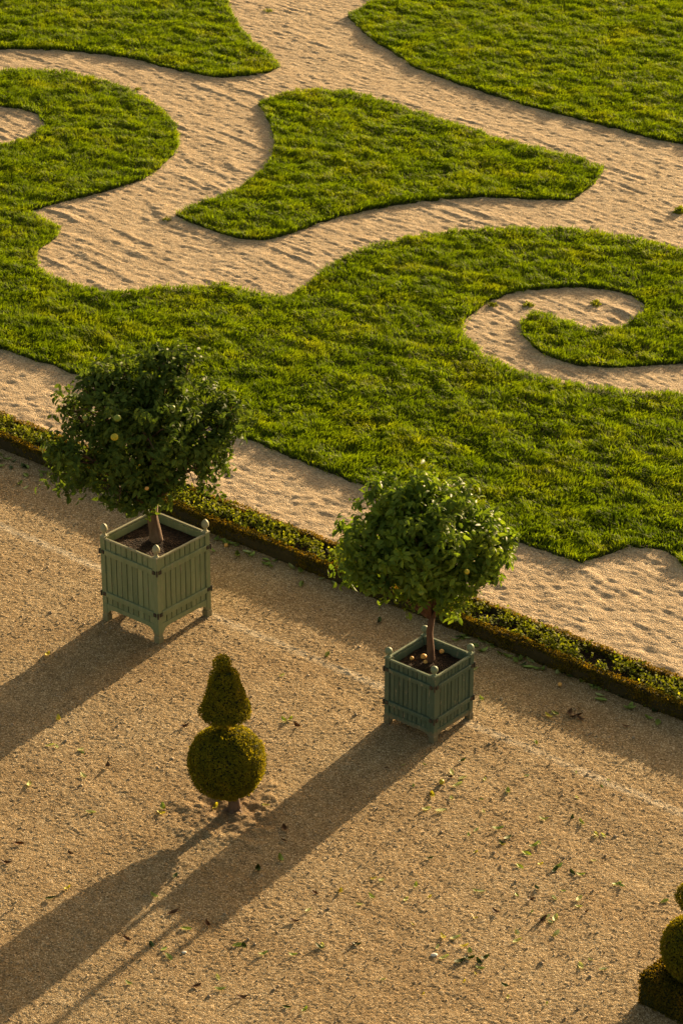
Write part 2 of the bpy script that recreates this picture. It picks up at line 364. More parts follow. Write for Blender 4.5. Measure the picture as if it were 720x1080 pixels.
BEDS['scroll'] = ([(-110, 84, s), (-50, 78), (0, 75), (40, 74), (80, 80), (120, 90), (150, 104), (175, 121), (188, 140), (187, 156), (175, 171), (155, 186), (120, 198), (80, 209), (45, 218), (24, 223, s), (40, 229), (66, 241, s), (60, 249), (45, 259), (38, 268), (40, 280), (55, 292), (80, 302), (105, 308), (130, 309), (160, 305), (200, 304), (228, 300), (250, 303), (275, 311), (304, 313, s), (320, 304), (335, 291), (355, 278), (385, 263), (420, 253), (460, 247), (510, 243), (560, 242), (610, 244), (660, 251), (700, 261), (740, 271), (800, 290), (850, 320), (865, 355), (850, 390), (810, 402), (760, 385), (730, 381), (700, 384), (670, 386), (635, 386), (595, 381), (570, 371), (555, 356), (548, 342), (559, 332), (577, 332), (600, 341), (620, 347), (640, 348), (660, 343), (677, 331), (681, 321), (665, 311), (640, 304), (600, 302), (560, 304), (535, 309), (510, 320), (494, 333), (488, 350), (508, 374), (545, 392), (590, 403), (640, 412), (720, 417), (780, 424), (860, 440, s), (900, 620, s), (800, 610), (760, 604), (722, 594), (700, 581), (680, 577), (658, 576), (640, 584), (612, 592, s), (580, 583), (545, 569), (480, 544), (390, 514), (330, 490), (260, 462), (200, 438), (140, 415), (90, 396), (45, 381), (0, 366), (-60, 346), (-130, 322, s), (-130, 170, s), (-60, 161), (0, 155), (20, 149), (38, 142), (47, 132), (42, 121), (22, 114), (0, 112), (-60, 115), (-125, 122, s)],
    'mown grass of the broad scrolled bed with a spiral eye, behind both planters')
def inside(P, poly):
    x, y = P[:, 0], P[:, 1]; c = np.zeros(len(P), bool); n = len(poly)
    for i in range(n):
        x1, y1 = poly[i]; x2, y2 = poly[(i+1) % n]
        if y1 == y2: continue
        k = ((y1 > y) != (y2 > y)) & (x < (x2-x1)*(y-y1)/(y2-y1)+x1)
        c ^= k
    return c
def lawn_base(X, Y): return .045+.035*(fbm(X*1.3, Y*1.3, 61, 3)-.5)*2
for key, (pts, label) in BEDS.items():
    poly = np.array([un(p[0], p[1], .03) for p in smooth_poly(pts)])
    fine_ = []
    for a_, b_2 in zip(poly, np.roll(poly, -1, 0)):
        kk_ = max(1, int(np.hypot(*(b_2-a_))/.07)); fine_ += [a_+(b_2-a_)*j_/kk_ for j_ in range(min(kk_, 60))]
    poly = np.array(fine_); poly = poly+np.stack([fbm(poly[:, 0]*4, poly[:, 1]*4, 65, 3)-.5, fbm(poly[:, 0]*4, poly[:, 1]*4, 67, 3)-.5], 1)*.12
    poly = np.maximum(poly, (-1e9, LAWN_Y-.35)) 
    n = len(poly)
    V = [(x, y, .022) for x, y in poly]+[(x, y, -.08) for x, y in poly]
    tris = [tuple(t) for t in tessellate_polygon([[Vector((x, y, 0)) for x, y in poly]])]
    loops = []; st = []; tt = []
    for t in tris: st.append(len(loops)); tt.append(3); loops += list(t)
    for i in range(n):
        j = (i+1) % n; st.append(len(loops)); tt.append(4); loops += [i, i+n, j+n, j]
    o = npmesh('lawn_base', V, None, M['turf_soil'], loops=np.array(loops, np.int32), starts=np.array(st, np.int32), totals=np.array(tt, np.int32))
    tag(o, kind='structure')
    lo = poly.min(0); hi = poly.max(0); dens = 1900
    cnt = int((hi[0]-lo[0])*(hi[1]-lo[1])*dens)
    P = RNG.uniform(lo, hi, (cnt, 2)); 
    cx, cf = camxy(P[:, 0], P[:, 1]); P = P[(np.abs(cx) < 1.6+cf*.135) & (cf < 74)]
    P = P[inside(P, poly)]
    # extra fringe along the border, leaning outwards
    seg = np.roll(poly, -1, 0)-poly; ln = np.linalg.norm(seg, axis=1); tot = ln.sum(); fe = int(tot*90)
    e = RNG.choice(n, fe, p=ln/tot); t = RNG.random(fe)[:, None]; area = .5*np.sum(poly[:, 0]*np.roll(poly[:, 1], -1)-np.roll(poly[:, 0], -1)*poly[:, 1])
    outn = np.stack([seg[:, 1], -seg[:, 0]], 1)/np.maximum(ln, 1e-6)[:, None]*np.sign(area)
    E = poly[e]+seg[e]*t-outn[e]*(RNG.uniform(-.01, .07, fe)-.05*(RNG.random(fe) < .12))[:, None]
    cx, cf = camxy(E[:, 0], E[:, 1]); kk = (np.abs(cx) < 1.6+cf*.135) & (cf < 74); E = E[kk]; eo = outn[e][kk]
    m = len(P); A = np.vstack([P, E]); q = len(A); X, Y = A[:, 0], A[:, 1]
    clump = fbm(X*3.0, Y*4.4, 71, 4); mid = fbm(X*1.1, Y*1.1, 77, 2); fine = vnoise(X*9, Y*9, 79)
    h = (.04+.06*np.clip((clump-.25)*1.7, 0, 1.2)+.02*fine)*RNG.uniform(.6, 1.25, q)
    base = np.where(np.arange(q) < m, .04+.055*(clump-.45)+.025*(mid-.5), RNG.uniform(-.03, .065, q))
    la = vnoise(X*1.7, Y*1.7, 81)*9+vnoise(X*5, Y*5, 83)*5; lean = .25+.45*RNG.random(q)
    D = np.stack([np.cos(la), np.sin(la)], 1)*lean[:, None]+RNG.normal(0, .32, (q, 2))
    D[m:] = eo*RNG.uniform(.2, .8, (len(eo), 1))+RNG.normal(0, .2, (len(eo), 2))
    wv = RNG.uniform(.005, .010, q)*(1+cf.mean()*0); az = RNG.uniform(0, math.pi, q)
    sdv = np.stack([np.cos(az), np.sin(az), 0*az], 1)*wv[:, None]
    B = np.stack([X, Y, base], 1); U = np.stack([D[:, 0]*h*.4, D[:, 1]*h*.4, h*.6], 1); Tt = np.stack([D[:, 0]*h*1.2, D[:, 1]*h*1.2, h*(1.05-.25*lean)], 1)
    VV = np.stack([B-sdv, B+sdv, B+U+sdv*.8, B+U-sdv*.8, B+Tt], 1).reshape(-1, 3)
    i0 = np.arange(q)*5
    T3 = np.concatenate([np.stack([i0, i0+1, i0+2], 1), np.stack([i0, i0+2, i0+3], 1), np.stack([i0+3, i0+2, i0+4], 1)])
    tag(npmesh('grass', VV, T3, M['grass']), label, 'grass', 'mown grass beds', 'stuff')
# stray weed tufts on the sand
def weed(px, py, r, nn, label, h=.08):
    nn = max(nn, 110); x, y = un(px, py); P = np.zeros((nn, 3)); a = RNG.uniform(0, 6.28, nn); rr = r*.75*RNG.random(nn)
    P[:, 0] = rr*np.cos(a); P[:, 1] = rr*np.sin(a); P[:, 2] = RNG.uniform(0, h*.5, nn)
    Nn = np.stack([np.cos(a), np.sin(a), .5+0*a], 1); V, T = leaves(P, Nn, h, h*.4, .6, -.3, 'dia')
    o = npmesh('weed_tuft', V, T, M['herb_leaf']); o.location = (x, y, 0); tag(o, label, 'weed')
weed(716, 224, .13, 120, 'small dark weed tuft on the raked sand at the right edge', .1)
weed(629, 321, .16, 50, 'flat green weed in the sand eye of the spiral, nearer its right end', .06)
weed(557, 323, .14, 70, 'flat green weed in the sand eye of the spiral, nearer its middle', .06)
weed(519, 323, .12, 70, 'flat green weed in the sand eye of the spiral, beside its left rim', .06)
weed(176, 232, .12, 70, 'thin weed on the raked sand beside the left point of the three-pointed bed', .05)
weed(145, 95, .14, 70, 'thin weed on the sand above the left scroll of grass', .05)
weed(283, 12, .2, 80, 'thin weed on the sand between the two upper beds', .05)

# ---------------------------------------------------------------- hedge
hx0, hx1 = -36.0, -13.0
def hedge_strip(name, y0, y1, h, parent, dens, leafm):
    xs = np.arange(hx0, hx1, .08); bm = bmesh.new(); prof = [(y0, -.02), (y0-.01, h*.5), (y0+.02, h-.03), ((y0+y1)/2, h-.015), (y1-.02, h-.03), (y1, h*.5), (y1, -.02)]
    rows = []
    for x in xs:
        rows.append([bm.verts.new((x, y+.02*(vnoise(x*3, z*9+y, 91)-.5)*2, z+.015*(vnoise(x*2.5, y*6, 93)-.5)*2*(z > 0))) for y, z in prof])
    for a, b in zip(rows, rows[1:]):
        for i in range(len(prof)-1): bm.faces.new([a[i], b[i], b[i+1], a[i+1]])
    bm.faces.new(rows[0][::-1]); bm.faces.new(rows[-1])
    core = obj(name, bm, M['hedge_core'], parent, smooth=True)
    per = (h*2+(y1-y0)); n = int(dens*per*(hx1-hx0)); u = RNG.random(n)*per; X = RNG.uniform(hx0, hx1, n)
    near = u < h; far = u > h+(y1-y0)
    Y = np.where(near, y0, np.where(far, y1, y0+u-h)); Z = np.where(near, u, np.where(far, per-u, h))
    NN = np.stack([0*X, np.where(near, -1., np.where(far, 1., 0.)), np.where(near | far, .1, 1.)], 1)
    bumpy = (fbm(X*3, Z*5+Y*4, 95, 3)-.5)*.07
    P = np.stack([X, Y, Z], 1)+NN*bumpy[:, None]
    V, T = leaves(P, NN, .034, .022, .7, 0, 'dia')
    o = npmesh('clipped_foliage', V, T, leafm, core)
    return core
hd = thing('box_hedge', 'long low clipped box hedge in two narrow rows dividing gravel from sand', 'hedge', (0, 0, 0))
hedge_strip('hedge_row', HY0, HY0+.11, HH, hd, 4200, M['box_leaf'])
hedge_strip('hedge_row', HY1-.09, HY1, HH*.93, hd, 3600, M['box_leaf'])
bm = bmesh.new(); box(bm, ((hx0+hx1)/2, (HY0+HY1)/2+.02, .03), (hx1-hx0, HY1-HY0-.22, .18))
tag(obj('hedge_soil', bm, M['soil']), kind='structure')
n = 26000; X = RNG.uniform(hx0, hx1, n); Y = RNG.uniform(HY0+.1, HY1-.07, n)
cl = fbm(X*4.5, Y*6, 101, 2); k = cl > .43; X, Y, cl = X[k], Y[k], cl[k]
Z = .12+RNG.random(len(X))*np.clip((cl-.36)*1.6, .05, .17)
V, T = leaves(np.stack([X, Y, Z], 1), np.tile([0, 0, 1.], (len(X), 1)), .055, .035, .7, 0, 'dia')
tag(npmesh('ground_cover', V, T, M['herb_leaf']), 'loose bright green seedlings filling the trough between the two hedge rows', 'ground cover', kind='stuff')

# ---------------------------------------------------------------- planters
def planter(loc, s, H, mp, mpale, label, egg, zleg):
    t = thing('planter', label, 'planter', (*loc, 0))
    h = s/2; pw = .085*s**.5; zr1, zr2, zb = H*.33, H*.835, H*zleg
    fr = .27 if False else zb
    for side in range(4):
        R = Matrix.Rotation(side*math.pi/2, 4, 'Z')
        def tr(bm): bmesh.ops.transform(bm, matrix=R, verts=bm.verts)
        # boarded panel with grooves and an arched bottom edge
        bm = bmesh.new(); W = s-2*pw; nb = 9; bw = W/nb; y = -h+.03
        for i in range(nb):
            x = -W/2+bw*(i+.5); e = 1-abs(x)/(W/2)
            # boards near the legs reach lower, forming the bracket curve
            drop = H*.07*math.exp(-e*9)
            z0 = zb-drop; z1 = H-.03
            box(bm, (x, y+random.uniform(-.003, .003), (z0+z1)/2), (bw-.012*s, .022, z1-z0))
        box(bm, (0, y+.018, (zb+H-.03)/2+.01), (W, .012, H-.06-zb))
        tr(bm); p = obj('side_panel', bm, mp, t, bevel=.003)
        for z in (zr1, zr2):
            bm = bmesh.new(); box(bm, (0, -h+.004, z), (W+.006, .034, .062*H)); tr(bm); obj('rail', bm, mp, p, bevel=.006)
        # arched apron below the boards
        bm = bmesh.new(); pts = []
        K = 24
        for i in range(K+1):
            x = -W/2+W*i/K; e = (1-abs(x)/(W/2))*W/2
            rr = .15*s; dz = 0
            if e < rr: dz = -.62*(rr-math.sqrt(max(0, rr*rr-(rr-e)**2)))
            pts.append((x, zb-.02+dz))
        f0 = [bm.verts.new((x, -h+.008, z)) for x, z in pts]; f1 = [bm.verts.new((x, -h+.008, zb+.05)) for x, z in pts]
        b0 = [bm.verts.new((x, -h+.045, z)) for x, z in pts]; b1 = [bm.verts.new((x, -h+.045, zb+.05)) for x, z in pts]
        for i in range(K):
            bm.faces.new([f0[i], f0[i+1], f1[i+1], f1[i]]); bm.faces.new([b0[i+1], b0[i], b1[i], b1[i+1]])
            bm.faces.new([f0[i+1], f0[i], b0[i], b0[i+1]]); bm.faces.new([f1[i], f1[i+1], b1[i+1], b1[i]])
        bm.faces.new([f0[0], f1[0], b1[0], b0[0]]); bm.faces.new([f0[-1], b0[-1], b1[-1], f1[-1]])
        tr(bm); obj('apron', bm, mp, p)
        bm = bmesh.new(); box(bm, (0, -h+.022, H-.014), (W+.01, .036, .028)); tr(bm); obj('rim', bm, mpale, t, bevel=.005)
        bm = bmesh.new(); box(bm, (0, -h+.075, (zb+H-.16)/2+.05), (s-.12, .02, H-.2-zb)); tr(bm); obj('liner', bm, M['soil'], t)
    for ix in (-1, 1):
        for iy in (-1, 1):
            cx, cy = ix*(h-pw/2), iy*(h-pw/2)
            bm = bmesh.new()
            box(bm, (cx, cy, H*.5), (pw, pw, H)); 
            post = obj('post', bm, mp, t, bevel=.006)
            bm = bmesh.new(); box(bm, (cx, cy, .045), (pw*1.16, pw*1.16, .10)); obj('foot', bm, mp, post, bevel=.006)
            bm = bmesh.new(); box(bm, (cx, cy, H+.008), (pw*1.1, pw*1.1, .022)); obj('post_cap', bm, mpale, post, bevel=.005)
            bm = bmesh.new(); r = .053*s if egg else .056*s+.006
            if egg:
                prof = [(.042, 0), (.03, .02), (.024, .045), (.036, .06), (.056, .085), (.062, .115), (.055, .15), (.036, .18), (.012, .2), (0, .203)]
            else:
                prof = [(.036, 0), (.028, .016), (.024, .03), (.04, .042), (.053, .062), (.057, .085), (.053, .108), (.038, .128), (.018, .139), (0, .142)]
            lathe(bm, [(a*.9, H+.019+b*.93) for a, b in prof], cx, cy); obj('finial', bm, mpale, post, smooth=True)
            for z in (zr1, zr2):      # iron corner hasps
                bm = bmesh.new()
                box(bm, (cx+ix*(pw/2+.007), cy-iy*.012, z), (.016, .045, .05)); box(bm, (cx-ix*.012, cy+iy*(pw/2+.007), z), (.045, .016, .05))
                lathe(bm, [(0, z-.045), (.013, z-.045), (.013, z+.04), (0, z+.04)], cx+ix*(pw/2+.006), cy+iy*(pw/2+.006), 8)
                obj('corner_hasp', bm, M['iron'], post)
    # soil
    K = 26; xs = np.linspace(-h+.065, h-.065, K); X, Y = np.meshgrid(xs, xs)
    Z = H-.13+.05*(fbm(X*9+loc[0], Y*9, 111, 3)-.5)+.05*np.exp(-(X**2+Y**2)/.06)
    idx = np.arange(K*K).reshape(K, K); f = np.stack([idx[:-1, :-1].ravel(), idx[:-1, 1:].ravel(), idx[1:, 1:].ravel(), idx[1:, :-1].ravel()], 1)
    npmesh('soil', np.stack([X.ravel(), Y.ravel(), Z.ravel()], 1), f, M['soil'], t)
    return t
P1 = un(168, 679); s1, H1 = 1.1, 1.34; c1 = (P1[0]-s1/2, P1[1]+s1/2)
P2 = un(457, 784); s2, H2 = .85, 1.0; c2 = (P2[0]-s2/2, P2[1]+s2/2)
planter(c1, s1, H1, M['sage'], M['sage_pale'], 'larger pale sage green wooden box planter with egg-shaped finials, left of the two', True, .175)
planter(c2, s2, H2, M['teal'], M['teal_pale'], 'smaller dark grey green wooden box planter with round ball finials, right of the two', False, .125)

# ---------------------------------------------------------------- orange trees
FW = Vector((-sy_, cy_, 0)); RT = Vector((cy_, sy_, 0))
def axis_pt(c, px, py, dep=0):
    """point whose picture place is px,py on the upright plane through c (moved dep metres away), relative to c"""
    x = (px-360)/F; y = (540-py)/F
    r = Vector((x*cy_-(math.cos(PITCH)+y*math.sin(PITCH))*sy_, x*sy_+(math.cos(PITCH)+y*math.sin(PITCH))*cy_, -math.sin(PITCH)+y*math.cos(PITCH)))
    cc = Vector((c[0], c[1], 0)); tt = (cc.dot(FW)+dep)/r.dot(FW)
    return Vector((0, 0, HC))+r*tt-cc, tt
def orange_tree(c, base, top, rad, blobs, label, leafm, barkm, nleaf, L, fruits, soilz):
    t = thing('orange_tree', label, 'tree', (*c, 0))
    b0 = Vector((0, 0, soilz-.05)); tp, _ = axis_pt(c, *top)
    cen = []
    for (px, py, r, d) in blobs:
        p, k = axis_pt(c, px, py, d); cen.append((p, r*k/F))
    bm = bmesh.new()
    pts = [b0.lerp(tp, q)+Vector((.012*math.sin(q*7), .012*math.cos(q*5), 0)) for q in (0, .12, .35, .65, 1)]
    tube(bm, pts, [rad*1.5, rad*1.08, rad*.95, rad*.9, rad*.95], 14)
    tr_ = obj('trunk', bm, barkm, t, smooth=True)
    bm = bmesh.new()
    for p, r in cen:
        m = tp.lerp(p, .5)+Vector((random.uniform(-.1, .1), random.uniform(-.1, .1), .1))
        tube(bm, [tp-Vector((0, 0, .08)), m, p], [rad*.55, rad*.32, rad*.12], 7)
        for q in range(5):
            d = Vector((random.gauss(0, 1), random.gauss(0, 1), random.gauss(.2, 1))).normalized()*r*.85
            tube(bm, [m.lerp(p, .5), p+d*.5, p+d], [rad*.16, rad*.1, rad*.04], 5)
    obj('branch', bm, barkm, tr_, smooth=True)
    # leaves: sprays on the union of the blobs' shells, uneven
    P = []; NN = []
    tot = sum(r*r for p, r in cen)
    for p, r in cen:
        n = int(nleaf*r*r/tot); spr = max(8, n//12)
        d = unit(RNG.normal(0, 1, (spr, 3))); rr = r*(RNG.random(spr)**.35)*RNG.uniform(.78, 1.18, spr)
        s0 = np.array(p)+d*rr[:, None]*np.array([1, 1, .92])
        k = RNG.integers(0, spr, n)
        tw = unit(d[k]+np.array([0, 0, .35]))
        al = RNG.random(n)[:, None]*.16
        P.append(s0[k]+tw*al+RNG.normal(0, .03, (n, 3))); NN.append(d[k]*.8+np.array([0, 0, .55]))
    P = np.vstack(P); NN = np.vstack(NN)
    V, T = leaves(P, NN, L, L*.42, .55, .35)
    npmesh('crown', V, T, leafm, t)
    for px, py, d, r, mm in fruits:
        p, k = axis_pt(c, px, py, d); bm = bmesh.new(); bmesh.ops.create_icosphere(bm, subdivisions=3, radius=r, matrix=Matrix.Translation(p) @ Matrix.Diagonal((1, 1, .92, 1)))
        for v in bm.verts: v.co += v.normal*.0
        obj('fruit', bm, M[mm], t, smooth=True)
    return t
bl1 = [(150, 455, 56, 0), (150, 450, 52, -.45), (105, 428, 38, -.1), (180, 412, 42, .1), (86, 478, 34, -.2), (215, 445, 34, 0), (238, 441, 19, .1), (130, 502, 36, -.2), (196, 485, 36, -.1), (163, 392, 24, .1), (196, 385, 15, .2), (232, 462, 20, 0), (164, 515, 24, -.1), (76, 500, 24, 0), (112, 402, 18, 0), (140, 520, 18, -.2), (83, 432, 17, .3), (225, 484, 17, .2), (128, 385, 15, .2), (66, 478, 14, 0), (180, 380, 13, .2), (70, 425, 10, .1), (246, 432, 11, .1), (95, 412, 11, 0)]
orange_tree(c1, None, (161, 528), .085, bl1, 'larger dark-leaved orange tree with thick pale trunk, standing in the pale sage planter', M['citrus_dark'], M['bark'], 12000, .12,
            [(121, 461, -1.2, .052, 'fruit_yellow'), (124, 441, -1.15, .05, 'fruit_green'), (182, 430, -.98, .038, 'fruit_green'), (155, 515, -.95, .028, 'fruit_orange'), (90, 441, -.85, .036, 'fruit_green')], H1-.1)
bl2 = [(450, 574, 47, 0), (450, 572, 43, -.4), (402, 572, 36, -.1), (496, 574, 36, -.05), (425, 532, 28, .1), (474, 535, 30, 0), (412, 605, 28, -.2), (450, 610, 32, -.2), (494, 604, 26, -.1), (378, 588, 21, 0), (521, 576, 18, .05), (400, 532, 17, .1), (372, 563, 14, .1), (500, 545, 18, .2), (532, 573, 9, .1), (438, 515, 14, .1), (462, 512, 12, .2), (470, 625, 20, -.2), (370, 600, 13, .2)]
orange_tree(c2, None, (455, 648), .048, bl2, 'smaller fresh green orange tree with thin dark trunk in the smaller planter', M['citrus_fresh'], M['bark_dark'], 10500, .125,
            [(492, 603, -.85, .035, 'fruit_yellow'), (444, 625, -.9, .035, 'fruit_green')], H2-.1)
# windfalls on the soil of the small planter
for px, py, r, lab in ((434, 694, .028, 'small pale orange on the soil near the left corner of the smaller planter'), (446.5, 692.5, .042, 'largest bright orange on the soil left of the thin trunk'),
                       (448.5, 698, .03, 'small orange touching the largest one on the planter soil'), (465.5, 687, .034, 'single pale orange on the soil right of the thin trunk')):
    z = H2-.095+r*.7; x, y = un(px, py, z); bm = bmesh.new(); bmesh.ops.create_icosphere(bm, subdivisions=3, radius=r)
    o = obj('orange', bm, M['fruit_orange'], smooth=True); o.location = (x, y, z); o.scale = (1, 1, .9); tag(o, lab, 'fruit', 'windfall oranges in the smaller planter')
for px, py, r, mm, lab in ((465.5, 825, .036, 'fruit_yellow', 'small yellow windfall fruit on open gravel among pale leaves'), (238.5, 575, .032, 'fruit_orange', 'tiny orange windfall fruit between the larger planter and the hedge'),
                       (590, 722, .03, 'fruit_orange', 'tiny orange windfall on the gravel below the hedge, right of the smaller planter')):
    x, y = un(px, py, r); bm = bmesh.new(); bmesh.ops.create_icosphere(bm, subdivisions=2, radius=r)
    o = obj('fruit', bm, M[mm], smooth=True); o.location = (x, y, r+.004); tag(o, lab, 'fruit')
def stone(name, px, py, r, m, lab, sq=(1.25, .9, .45)):
    x, y = un(px, py, 0); bm = bmesh.new(); bmesh.ops.create_icosphere(bm, subdivisions=3, radius=r)
    for v in bm.verts: v.co *= 1+.25*(random.random()-.5)*.5+.15*math.sin(v.co.x*60+v.co.y*41)
    o = obj(name, bm, m, smooth=True); o.location = (x, y, r*.35); o.scale = sq; o.rotation_euler = (0, 0, YAW); tag(o, lab, 'stone')
stone('pebble', 457, 1008, .034, M['stone'], 'bright white pebble on the gravel in the lower right')
stone('pebble', 194, 1005, .024, M['stone'], 'pale stone on the gravel at the end of the long planter shadow')

# ---------------------------------------------------------------- topiary
def fuzz(name, P, NN, parent, dens_l=.03, m='yew_leaf'):
    V, T = leaves(P, NN, dens_l, dens_l*.6, .75, 0, 'dia'); return npmesh(name, V, T, M[m], parent)
def lathe_samples(prof, n):
    prof = np.array(prof); seg = prof[1:]-prof[:-1]; ln = np.hypot(seg[:, 0], seg[:, 1]); w_ = ln*(prof[1:, 0]+prof[:-1, 0]+.01); w_ /= w_.sum()
    i = RNG.choice(len(seg), n, p=w_); t = RNG.random(n); q = prof[i]+seg[i]*t[:, None]; a = RNG.uniform(0, 2*math.pi, n)
    nr = np.stack([seg[i, 1], -seg[i, 0]], 1)/ln[i][:, None]
    P = np.stack([q[:, 0]*np.cos(a), q[:, 0]*np.sin(a), q[:, 1]], 1); NN = np.stack([nr[:, 0]*np.cos(a), nr[:, 0]*np.sin(a), nr[:, 1]], 1)
    b = (fbm(a*3+q[:, 1]*7, q[:, 1]*9, 121, 3)-.5)*.045+RNG.normal(0, .008, n)
    return P+NN*b[:, None], NN
def topi_piece(name, prof, parent, dens=7500, m='yew_leaf'):
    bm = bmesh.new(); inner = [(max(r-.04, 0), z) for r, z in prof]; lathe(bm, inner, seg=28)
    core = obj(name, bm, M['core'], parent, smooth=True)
    p = np.array(prof); area = sum(math.pi*(a[0]+b[0])*math.hypot(a[0]-b[0], a[1]-b[1]) for a, b in zip(p, p[1:]))
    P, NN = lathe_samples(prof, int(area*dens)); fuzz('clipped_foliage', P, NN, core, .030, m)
def ballprof(r, zc, n=16): return [(r*math.sin(math.pi*k/n), zc-r*math.cos(math.pi*k/n)) for k in range(n+1)]
tx, ty = TOP_XY
tp = thing('cone_topiary', 'topiary clipped as bell cone over ball, on short bare trunk in open gravel', 'topiary', (tx, ty, 0))
def ph(py): return axis_pt(TOP_XY, 240, py)[0].z
bm = bmesh.new(); tube(bm, [(0, 0, -.05), (-.005, .005, .12), (-.03, .01, .3), (-.05, .03, .9)], [.1, .072, .06, .05], 12)
for a in range(5): tube(bm, [(0, 0, .06), (.11*math.cos(a*1.3), .11*math.sin(a*1.3), .01), (.2*math.cos(a*1.3), .2*math.sin(a*1.3), -.04)], [.045, .03, .012], 6)
obj('trunk', bm, M['bark'], tp, smooth=True)
off, _ = axis_pt(TOP_XY, 239, 803); rb = 41*_/F
pb = thing('ball', None, None); pb.parent = tp
bpy.data.objects.remove(pb)
shift = []
def piece(name, prof, px, dens=7500):
    topi_piece(name, prof, tp, dens); ch = [o for o in tp.children if o.name.startswith(name)][-1]
    o, _ = axis_pt(TOP_XY, px, 800); l = o.dot(RT); ch.location = (RT.x*l, RT.y*l, 0)
zb_ = off.z
piece('foliage_ball', ballprof(rb-.01, zb_), 239)
k = _/F
z0 = ph(768.5); z1 = ph(746)+.0; 
zc0 = zb_+rb-.06; zw = axis_pt(TOP_XY, 239, 752)[0].z; zt = axis_pt(TOP_XY, 237, 706)[0].z; ztop = axis_pt(TOP_XY, 236, 692)[0].z
piece('foliage_cone', [(.05, zc0), (.06, zw-.05), (.29, zw-.02), (.325, zw+.01), (.315, zw+.06), (.25, zw+(zt-zw)*.35), (.19, zw+(zt-zw)*.7), (.16, zt-.06), (.135, zt-.03), (0, zt-.02)], 238.5)
piece('foliage_knob', ballprof(.11, ztop-.12), 236.5)

# stepped topiary at the right edge
bs = .98; q0 = un(672, 1058); bc = (q0[0]+bs/2, q0[1]+bs/2); bh = .40
tq = thing('tiered_topiary', 'stepped topiary of square block and two balls, cut off by the lower right edge', 'topiary', (*bc, 0))
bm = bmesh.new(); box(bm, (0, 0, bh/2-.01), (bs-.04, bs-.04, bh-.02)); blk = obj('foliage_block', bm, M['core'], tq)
n = 14000; f = RNG.integers(0, 5, n); f = np.where(RNG.random(n) < .3, 4, f); u_ = RNG.uniform(-bs/2, bs/2, n); v_ = RNG.uniform(0, bh, n); v2 = RNG.uniform(-bs/2, bs/2, n)
P = np.zeros((n, 3)); NN = np.zeros((n, 3))
for i, (nx, ny) in enumerate(((1, 0), (-1, 0), (0, 1), (0, -1))):
    k_ = f == i; P[k_] = np.stack([nx*bs/2+abs(ny)*u_[k_], ny*bs/2+abs(nx)*u_[k_], v_[k_]], 1); NN[k_] = (nx, ny, 0)
k_ = f == 4; P[k_] = np.stack([u_[k_], v2[k_], 0*u_[k_]+bh], 1); NN[k_] = (0, 0, 1)
P += NN*((fbm(P[:, 0]*6+P[:, 2]*5, P[:, 1]*6, 131, 3)-.5)*.05)[:, None]
fuzz('clipped_foliage', P, NN, blk, .034, 'box_leaf')
pc, kc = axis_pt(bc, 734.4, 1000); rr = 37*kc/F; lat = pc.dot(RT)
topi_piece('foliage_ball', ballprof(rr, pc.z), tq); ch = [o for o in tq.children if o.name.startswith('foliage_ball')][-1]; ch.location = (RT.x*lat, RT.y*lat, 0)
pc2, kc2 = axis_pt(bc, 732, 946); r2 = 18*kc2/F; lat2 = pc2.dot(RT)
topi_piece('foliage_ball', ballprof(r2, pc2.z), tq); ch = [o for o in tq.children if o.name.startswith('foliage_ball')][-1]; ch.location = (RT.x*lat2, RT.y*lat2, 0)
bm = bmesh.new(); tube(bm, [(0, 0, bh-.1), (RT.x*lat, RT.y*lat, pc.z), (RT.x*lat2, RT.y*lat2, pc2.z)], [.06, .05, .04], 8); obj('trunk', bm, M['bark'], tq, smooth=True)

# ---------------------------------------------------------------- fallen leaves
def leaf_mesh(kind, curl, twist, mname, ln=.14, wd=.062):
    bm = bmesh.new(); rows = []; K = 7
    for i in range(K+1):
        t = i/K; wdt = wd*.5*math.sin(math.pi*min(1, t*.93+.05))**.75; x = ln*(t-.5)
        row = []
        for j in (-1, 0, 1):
            zz = .006+curl*(t-.5)**2*ln*3+abs(j)*wdt*.3+twist*j*wdt*(t-.5)*2
            row.append(bm.verts.new((x, j*wdt, max(zz, .003))))
        rows.append(row)
    for a, b in zip(rows, rows[1:]):
        for j in range(2): bm.faces.new([a[j], b[j], b[j+1], a[j+1]])
    me = bpy.data.meshes.new('fallen_leaf'); 
    g = bmesh.ops.solidify(bm, geom=bm.faces[:], thickness=.0015); bm.to_mesh(me); bm.free(); me.materials.append(M[mname]); return me
KM = {k: [leaf_mesh(k, random.uniform(.05, .4), random.uniform(-.35, .35), 'fallen_'+k) for _ in range(3)] for k in ('green', 'pale', 'yellow', 'brown', 'dark')}
ADJ = {'green': 'fresh green', 'pale': 'pale dry green', 'yellow': 'yellowed', 'brown': 'curled brown', 'dark': 'dark green'}
ZT = []
def fall(px, py, kind, zone, grp, sc=1.0):
    x, y = un(px, py, .01); o = bpy.data.objects.new('fallen_leaf', random.choice(KM[kind])); C.objects.link(o)
    z = float(gravel_z(np.array([[x]]), np.array([[y]]))[0, 0])
    o.location = (x, y, z+.004); o.rotation_euler = (random.uniform(-.15, .15), random.uniform(-.15, .15), random.uniform(0, 6.28)); k = sc*random.uniform(.7, 1.15); o.scale = (k, k, k)
    tag(o, ADJ[kind]+' fallen leaf '+zone, 'leaf', ADJ[kind]+' leaves '+grp)
g_, p_, y_, b_, d_ = 'green', 'pale', 'yellow', 'brown', 'dark'
Z1 = ('on open gravel in front of the smaller planter', 'in front of the smaller planter')
